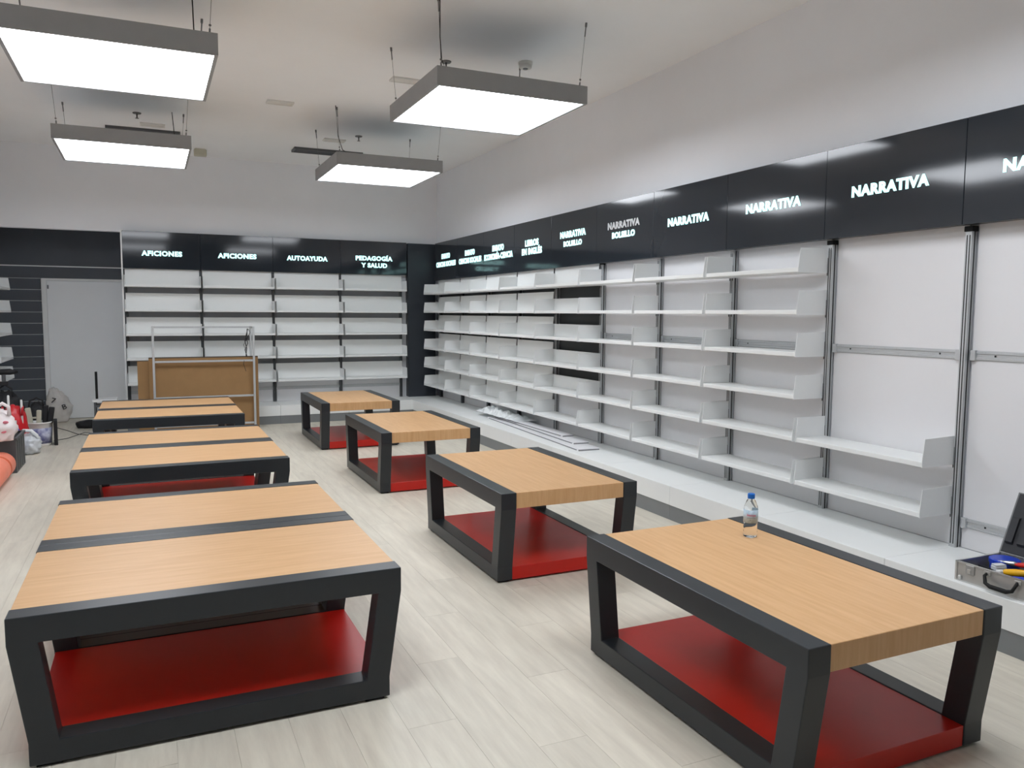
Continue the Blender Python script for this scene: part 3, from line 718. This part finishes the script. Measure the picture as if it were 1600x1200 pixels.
tool('brush', 'dark wide brush standing at right side of the bucket', 'brush', (-1.16, 10.92, .06), (0, .16, 0), (.06, .045, .40), 'black', 'black')
o = MB().box(-.02, .02, -.10, .10, .0, .30, .004).build('black_sheet', M['black']); o.location = (-1.07, 10.93, 0.0); o.rotation_euler = (0, 0, .1)
tag(o, 'flat black panel standing against right side of the paint bucket', 'panel')
# milky bag before the bucket
t = thing('plastic_bag', 'milky see-through plastic bag on floor before the paint bucket', 'bag', (-1.275, 10.32, 0))
MB().blob((0, 0, .105), (.125, .15, .125), .20, 3.0, 9, 4, .104).build('bag_body', M['bagclear'], t, True)
MB().tube([(-.11,-.02,.14),(-.11,-.03,.22),(-.04,-.05,.27),(.03,-.06,.265),(.08,-.05,.21),(.10,-.04,.14)], [.016,.02,.02,.02,.02,.015], 8).build('bag_handle', M['film'], t, True)
# crate
t = thing('plastic_crate', 'dark grey plastic crate beside the left wall and coral roll', 'crate', (-1.42, 9.40, 0))
m = MB(); m.box(-.18, .18, -.30, .30, 0, .01); m.box(-.18, -.168, -.30, .30, .01, .34); m.box(.168, .18, -.30, .30, .01, .34); m.box(-.168, .168, -.30, -.288, .01, .34); m.box(-.168, .168, .288, .30, .01, .34)
m.build('crate_body', M['crate'], t)
MB().ring([(-.19,-.31),(.19,-.31),(.19,.31),(-.19,.31)], [(-.168,-.288),(.168,-.288),(.168,.288),(-.168,.288)], .325, .35, 'z').build('crate_rim', M['crate'], t)
for yy in (-.2, -.07, .07, .2): MB().box(.18, .186, yy-.008, yy+.008, .02, .325).build('rib', M['crate'], t)
o = MB().blob((0, 0, 0), (.13, .20, .05), .2, 3, 4, 3).build('red_cloth', M['redbag'], None, True); o.location = (-1.43, 9.40, .06)
tag(o, 'crumpled red plastic lying inside the dark grey crate', 'plastic sheet')
# white bag on the crate's near part
t = thing('carrier_bag', 'white carrier bag with pink print at left picture edge', 'bag', (-1.40, 8.98, 0.352))
def bagf(p, d): return Vector((p.x*(1-.35*max(0, d.z)), p.y, p.z))
MB().blob((0, 0, .14), (.20, .16, .20), .14, 2.2, 12, 4, .139, bagf).build('bag_body', M['bagwhite'], t, True)
MB().tube([(.02,-.05,.27),(.03,-.05,.33),(.09,-.05,.365),(.14,-.05,.33),(.14,-.04,.25)], [.02,.016,.018,.016,.02], 8).build('bag_handle', M['bagwhite'], t, True)
for x, z in ((.10,.10),(.02,.17),(.12,.19)): MB().blob((x,-.155+abs(x)*.25,z), (.025,.012,.016), .2, 3, 2, 2).build('printed_mark', M['bagpink'], t, True)
# blue and red things behind the crate
t = thing('blue_bottle', 'small blue bottle standing beside the red bag', 'bottle', (-1.36, 9.95, 0))
MB().lathe([(.05,0),(.055,.01),(.055,.30),(.03,.37),(.02,.375),(.02,.40)], n=16).build('bottle_body', M['blue'], t, True)
MB().lathe([(.024,.392),(.024,.425)], n=14).build('cap', M['bucket'], t)
t = thing('red_bag', 'red plastic bag of tools standing by the left wall', 'bag', (-1.44, 10.55, 0))
MB().blob((0, 0, .25), (.14, .17, .29), .10, 2.4, 21, 4, .249).build('bag_body', M['redbag'], t, True)
for x in (-.09, .09): MB().tube([(x,-.10,.42),(x*1.1,-.11,.50),(x*1.1,-.08,.52),(x,-.03,.46)], .012, 8).build('bag_handle', M['redbag'], t, True)
for x, y, h_, lab in ((-1.47, 10.42, .62, 'white rod rising out of the red bag, taller one'), (-1.35, 10.46, .56, 'white rod rising out of the red bag, shorter one')):
    o = MB().lathe([(.012,.20),(.012,h_),(.006,h_+.01)], n=10).build('white_rod', M['bucket'], None, True); o.location = (x, y, .03); tag(o, lab, 'rod')
# black bags and cases stacked against the wall
for loc, rad, sd, lab in (((-1.62, 11.36, 0), (.18, .17, .33), 31, 'large black tool bag with pale straps behind the red bag'), ((-1.30, 11.36, 0), (.12, .14, .25), 33, 'smaller black tool bag behind the paint bucket')):
    t = thing('tool_bag', lab, 'bag', loc)
    MB().blob((0, 0, rad[2]*.94), rad, .14, 2.6, sd, 4, rad[2]*.93).build('bag_body', M['black'], t, True)
    MB().tube([(-.08,-rad[1]*.6,rad[2]*1.7),(-.07,-rad[1]*.5,rad[2]*2.0),(.0,-rad[1]*.4,rad[2]*2.15),(.07,-rad[1]*.5,rad[2]*2.0),(.08,-rad[1]*.6,rad[2]*1.7)], .012, 8).build('bag_handle', M['black'], t, True)
    MB().box(-rad[0]*.5, rad[0]*.4, -rad[1]*1.06, -rad[1]*.98, rad[2]*1.15, rad[2]*1.24, .003).build('strap', M['beige'], t)
t = thing('power_drill', 'black and grey power drill lying on the large black bag', 'drill', (-1.60, 11.30, .83), .3)
MB().tube([(-.10,0,.03),(-.06,0,.035),(.04,0,.035),(.08,0,.03),(.12,0,.03)], [.02,.036,.038,.026,.012], 12).build('drill_body', M['black'], t, True)
MB().box(-.05, -.01, -.02, .02, -.08, .02, .006).build('drill_grip', M['crate'], t)
MB().box(-.08, .01, -.03, .03, -.13, -.08, .006).build('battery', M['black'], t)
# coral roll
t = thing('coral_roll', 'coral red roll lying on floor at left picture edge', 'roll', (-1.345, 8.34, 0))
c, s = .122, .122
ro = MB().tube([(0,-.62,s),(0,-.60,s),(0,.0,s),(0,.60,s),(0,.62,s)], [c-.01,c,c,c,c-.012], 28).build('roll_body', M['coral'], t, True)
MB().tube([(0,-.628,s),(0,-.6195,s)], .085, 20).build('roll_end', M['coralend'], t); MB().tube([(0,.6195,s),(0,.626,s)], .085, 20).build('roll_end', M['coralend'], t)
MB().tube([(0,.30,s),(0,.36,s)], c+.0012, 28).build('tape_band', M['coralend'], t, True)
